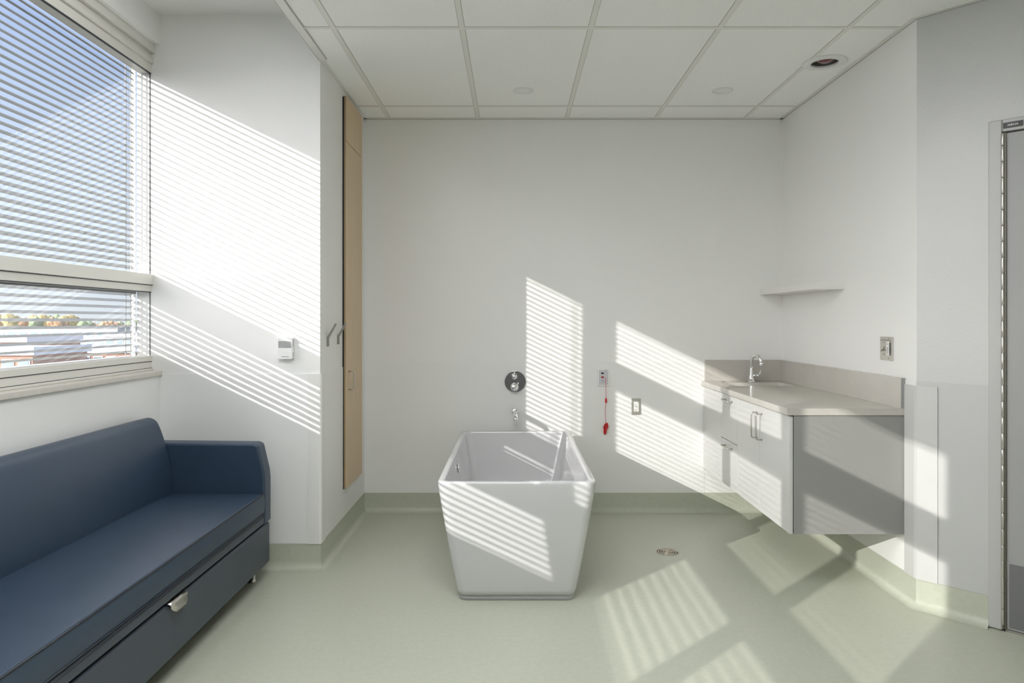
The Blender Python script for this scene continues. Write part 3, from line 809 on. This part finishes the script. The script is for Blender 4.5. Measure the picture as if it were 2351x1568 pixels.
# lever handle further along (outside the photo's edge)
b = MB(); b.tube([AP(TD1-.07, .004, 1.0), AP(TD1-.07, .06, 1.0), AP(TD1-.08, .065, 1.0), AP(TD1-.19, .065, 1.0)], .009, None, 12); b.build('door_handle', M['satin'], dob)
b = MB(); b.box(-.50, .46, YN, YN+.04, .01, 2.1)  # unseen dark door, added for the chrome plate to reflect
d2 = struct(b.build('door_2', M['walnut'], bevel=.002))
b = MB(); b.box(-.55, -.50, YN, YN+.05, 0, 2.15); b.box(.46, .51, YN, YN+.05, 0, 2.15); b.box(-.55, .51, YN, YN+.05, 2.1, 2.15)
b.build('door_frame', M['doorframe'], d2)
b = MB(); b.box(-.47, .43, YN+.04, YN+.042, .02, .62); b.build('kick_plate', M['kick'], d2)
b = MB(); b.tube([(.38, YN+.04, 1.0), (.38, YN+.1, 1.0), (.36, YN+.105, 1.0), (.26, YN+.105, 1.0)], .009, None, 12); b.build('door_handle', M['satin'], d2)
# number plate on the frame head
pl = thing('room_number_plate', 'small black plate with white room number above the door', 'sign', AP(TD0+.04, .012, dz1+.014))
b = MB(); b.box(TD0+.004, TD0+.074, -.0145, -.0122, dz1+.012, dz1+.036, None, AM); b.build('plate', M['dark'], pl)
tm = AM @ Matrix.Translation((TD0+.038, -.0148, dz1+.0238)) @ Matrix.Rotation(pi/2, 4, 'X')
text_mesh('lettering', '30852A', .0125, M['white'], pl, tm, .0003)

# ------------------------------------------------------------------ outside
GZ = -11.0
b = MB(); b.box(-900, 400, -200, 1400, GZ-.5, GZ)
struct(b.build('ground', M['asph']))
b = MB(); b.box(-24, -2.35, -20, 26, -2.4, -2.0)  # unseen white reflector, added to bounce daylight up into the room
struct(b.build('roof_terrace', M['membrane']))
def bld(pxa, pxb, topy, d, depth, wall, roof, label, rows=3, cols=10, win='extwhite', parapet=True, bottom=None):
    xa = (pxa-1178)/1610*d; xb = (pxb-1178)/1610*d; zt = H-(topy-735)/1610*d
    t = thing('building', label, 'building', ((xa+xb)/2, d+depth/2, GZ))
    b = MB(); b.box(xa, xb, d, d+depth, GZ, zt-.3); w = b.build('walls', M[wall], t)
    b = MB(); b.box(xa-.3, xb+.3, d-.3, d+depth+.3, zt-.3, zt); b.build('roof', M[roof], t)
    if parapet:
        b = MB(); b.box(xa-.35, xb+.35, d-.4, d-.3, zt-.75, zt+.15); b.box(xb+.3, xb+.4, d-.4, d+depth+.3, zt-.75, zt+.15); b.build('parapet', M['extwhite'], t)
    hgt = 3.2; cw = (xb-xa)/cols
    for r_ in range(rows):
        for c_ in range(cols):
            x = xa+cw*(c_+.2); z = zt-1.3-hgt*r_
            if z-1.6 < GZ+.5: continue
            if 1178+xb/d*1610 < -60 or 1178+(x+cw)/d*1610 < -60: continue
            fw = MB(); fw.box(x-.12, x+cw*.6+.12, d-.12, d+.02, z-1.72, z+.12); f_ = fw.build('window', M['extwhite'], t)
            b = MB(); b.box(x, x+cw*.6, d-.16, d-.11, z-1.6, z); pn = b.build('pane', M['extglass']); pn.parent = f_; pn.matrix_parent_inverse = Matrix.Identity(4)
    return t
bld(-420, 60, 775, 112, 14, 'brick', 'roofg', 'brick building with flat roof and white windows seen through the lower window', 3, 16)
bld(-260, 75, 800, 78, 10, 'brick', 'extpale', 'nearest brick building with white parapet seen through the lower blind', 3, 9)
bld(92, 300, 797, 92, 12, 'brick', 'extpale', 'brick building beyond the lower window with tall pale windows', 3, 7)
bld(-500, 270, 752, 215, 45, 'extpale', 'roofg', 'long low grey roofed building beyond the brick ones', 2, 30, parapet=False)
bld(240, 520, 766, 170, 20, 'extpale', 'roofg', 'pale building at the right end of the rooftops outside', 2, 12)
bld(300, 620, 792, 120, 14, 'extpale', 'extwhite', 'pale low building outside with a white roof edge', 3, 12)
# parked cars along the street between the buildings
def car(x, y, m, lab):
    t = thing('car', lab, 'car', (x, y, GZ), 'cars parked between the buildings')
    b = MB(); b.prism([(0,.35),(4.3,.35),(4.4,.8),(3.4,1.0),(2.9,1.45),(1.2,1.45),(.5,1.0),(0,.9)], lambda p: (x+p[0], y, GZ+p[1]), lambda p: (x+p[0], y+1.7, GZ+p[1])); b.build('body', m, t, bevel=.08)
    b = MB(); b.prism([(3.3,1.0),(2.86,1.38),(1.25,1.38),(.65,1.0)], lambda p: (x+p[0], y-.01, GZ+p[1]), lambda p: (x+p[0], y+1.71, GZ+p[1])); b.build('windows', M['extglass'], t)
    for wx_ in (.9, 3.5):
        b = MB(); b.lathe([(.33, 0), (.33, 1.74)], (x+wx_, y-.02, GZ+.34), (0, 1, 0), None, 16); b.build('wheel', M['dark'], t)
for k in range(7):
    car(-100+6.2*k, 158, [M['extwhite'], M['extpale'], M['extglass']][k % 3], 'small parked car in the row far outside the lower window')
# trees: trunk + clumped crown
def crown_mesh(seed, m):
    rnd = random.Random(seed); bm = bmesh.new()
    for k in range(9):
        r_ = rnd.uniform(1.6, 2.7); a = rnd.uniform(0, 2*pi); q = rnd.uniform(0, 2.3)
        mx = Matrix.Translation((q*cos(a), q*sin(a), rnd.uniform(4.5, 9.5))) @ Matrix.Scale(rnd.uniform(.8, 1.1), 4, (0, 0, 1))
        g_ = bmesh.ops.create_icosphere(bm, subdivisions=2, radius=r_, matrix=mx)
        for v in g_['verts']: v.co += Vector((rnd.uniform(-.35, .35), rnd.uniform(-.35, .35), rnd.uniform(-.35, .35)))
    me = bpy.data.meshes.new('crown'); bm.to_mesh(me); bm.free(); me.materials.append(m); return me
crowns = [crown_mesh(1, M['leaf_y']), crown_mesh(2, M['leaf_o']), crown_mesh(3, M['leaf_g'])]
tb = MB(); tb.lathe([(.35, 0), (.25, 2.5), (.16, 6.5)], (0, 0, 0), (0, 0, 1), M['bark'], 10); tro = tb.build('trunk', M['bark']); trunk_me = tro.data; bpy.data.objects.remove(tro)
kinds = ['golden autumn tree in the distant row beyond the rooftops', 'orange brown autumn tree in the distant row beyond the rooftops', 'dark green tree in the distant row beyond the rooftops']
rnd = random.Random(11)
for row in range(4):
    d = 285 + 14*row
    for k in range(11):
        x = (-80-1178)/1610*d + 9.6*k + (4.8 if row % 2 else 0)
        px = 1178 + x/d*1610; kk = rnd.choice([0, 0, 1, 1, 2]) if px < 190 else rnd.choice([2, 1, 2])
        t = thing('autumn_tree', kinds[kk], 'tree', (x, d+rnd.uniform(-1, 1), GZ), ['golden trees on the horizon', 'orange trees on the horizon', 'green trees on the horizon'][kk])
        s_ = rnd.uniform(.98, 1.08)*(1.0 if px < 190 else .85)
        t.scale = (s_, s_, s_*1.25)
        for nm, me_ in (('crown', crowns[kk]), ('trunk', trunk_me)):
            o = bpy.data.objects.new(nm, me_); C.objects.link(o); o.parent = t

# ------------------------------------------------------------------ light
SUN = Vector((1.018, 1.0, -.4985)).normalized()
sl = bpy.data.lights.new('sun', 'SUN'); sl.energy = 4.0; sl.angle = math.radians(.36); sl.color = (1, .975, .93)
so_ = bpy.data.objects.new('sun', sl); C.objects.link(so_); so_.rotation_euler = SUN.to_track_quat('-Z', 'Y').to_euler()

w = bpy.data.worlds.new('sky'); S.world = w; w.use_nodes = True
nt = w.node_tree; nt.nodes.clear()
def nd(t, **k):
    n_ = nt.nodes.new(t)
    for a, v_ in k.items(): setattr(n_, a, v_)
    return n_
out = nd('ShaderNodeOutputWorld'); bg = nd('ShaderNodeBackground'); tc = nd('ShaderNodeTexCoord'); sep = nd('ShaderNodeSeparateXYZ'); rp = nd('ShaderNodeValToRGB')
nt.links.new(tc.outputs['Generated'], sep.inputs[0]); nt.links.new(sep.outputs['Z'], rp.inputs['Fac'])
cr = rp.color_ramp
cr.elements[0].position = 0; cr.elements[0].color = (.74, .82, .88, 1)
cr.elements[1].position = 1; cr.elements[1].color = (.12, .25, .62, 1)
e = cr.elements.new(.10); e.color = (.62, .76, .95, 1)
e = cr.elements.new(.40); e.color = (.34, .50, .88, 1)
# broad fill glow added to the sky on the window side
dot = nd('ShaderNodeVectorMath', operation='DOT_PRODUCT'); dot.inputs[1].default_value = tuple(Vector((-.86, -.44, .25)).normalized())
nt.links.new(tc.outputs['Generated'], dot.inputs[0])
mxm = nd('ShaderNodeMath', operation='MAXIMUM'); mxm.inputs[1].default_value = 0; nt.links.new(dot.outputs['Value'], mxm.inputs[0])
pw = nd('ShaderNodeMath', operation='POWER'); pw.inputs[1].default_value = 3.0; nt.links.new(mxm.outputs[0], pw.inputs[0])
ml = nd('ShaderNodeMath', operation='MULTIPLY'); ml.inputs[1].default_value = 8.5; nt.links.new(pw.outputs[0], ml.inputs[0])
sc_ = nd('ShaderNodeVectorMath', operation='SCALE'); sc_.inputs[0].default_value = (1, .97, .93); nt.links.new(ml.outputs[0], sc_.inputs['Scale'])
ad = nd('ShaderNodeVectorMath', operation='ADD'); nt.links.new(rp.outputs['Color'], ad.inputs[0]); nt.links.new(sc_.outputs[0], ad.inputs[1])
nt.links.new(ad.outputs[0], bg.inputs['Color']); bg.inputs['Strength'].default_value = .8
nt.links.new(bg.outputs[0], out.inputs['Surface'])

# ------------------------------------------------------------------ camera
cam = bpy.data.cameras.new('camera'); co = bpy.data.objects.new('camera', cam); C.objects.link(co)
cam.sensor_fit = 'HORIZONTAL'; cam.sensor_width = 36; cam.lens = 1610/2351*36
cam.shift_y = -49/2351; cam.shift_x = -2.5/2351; cam.clip_start = .02; cam.clip_end = 3000
co.location = (0, 0, H); co.rotation_euler = (pi/2, 0, 0)
S.camera = co
S.view_settings.view_transform = 'Standard'; S.view_settings.look = 'None'; S.view_settings.gamma = 1; S.view_settings.exposure = 0.50
S.view_settings.use_curve_mapping = False
S.cycles.max_bounces = 14; S.cycles.diffuse_bounces = 8; S.cycles.glossy_bounces = 5; S.cycles.transparent_max_bounces = 16
S.cycles.caustics_reflective = False; S.cycles.sample_clamp_indirect = 6
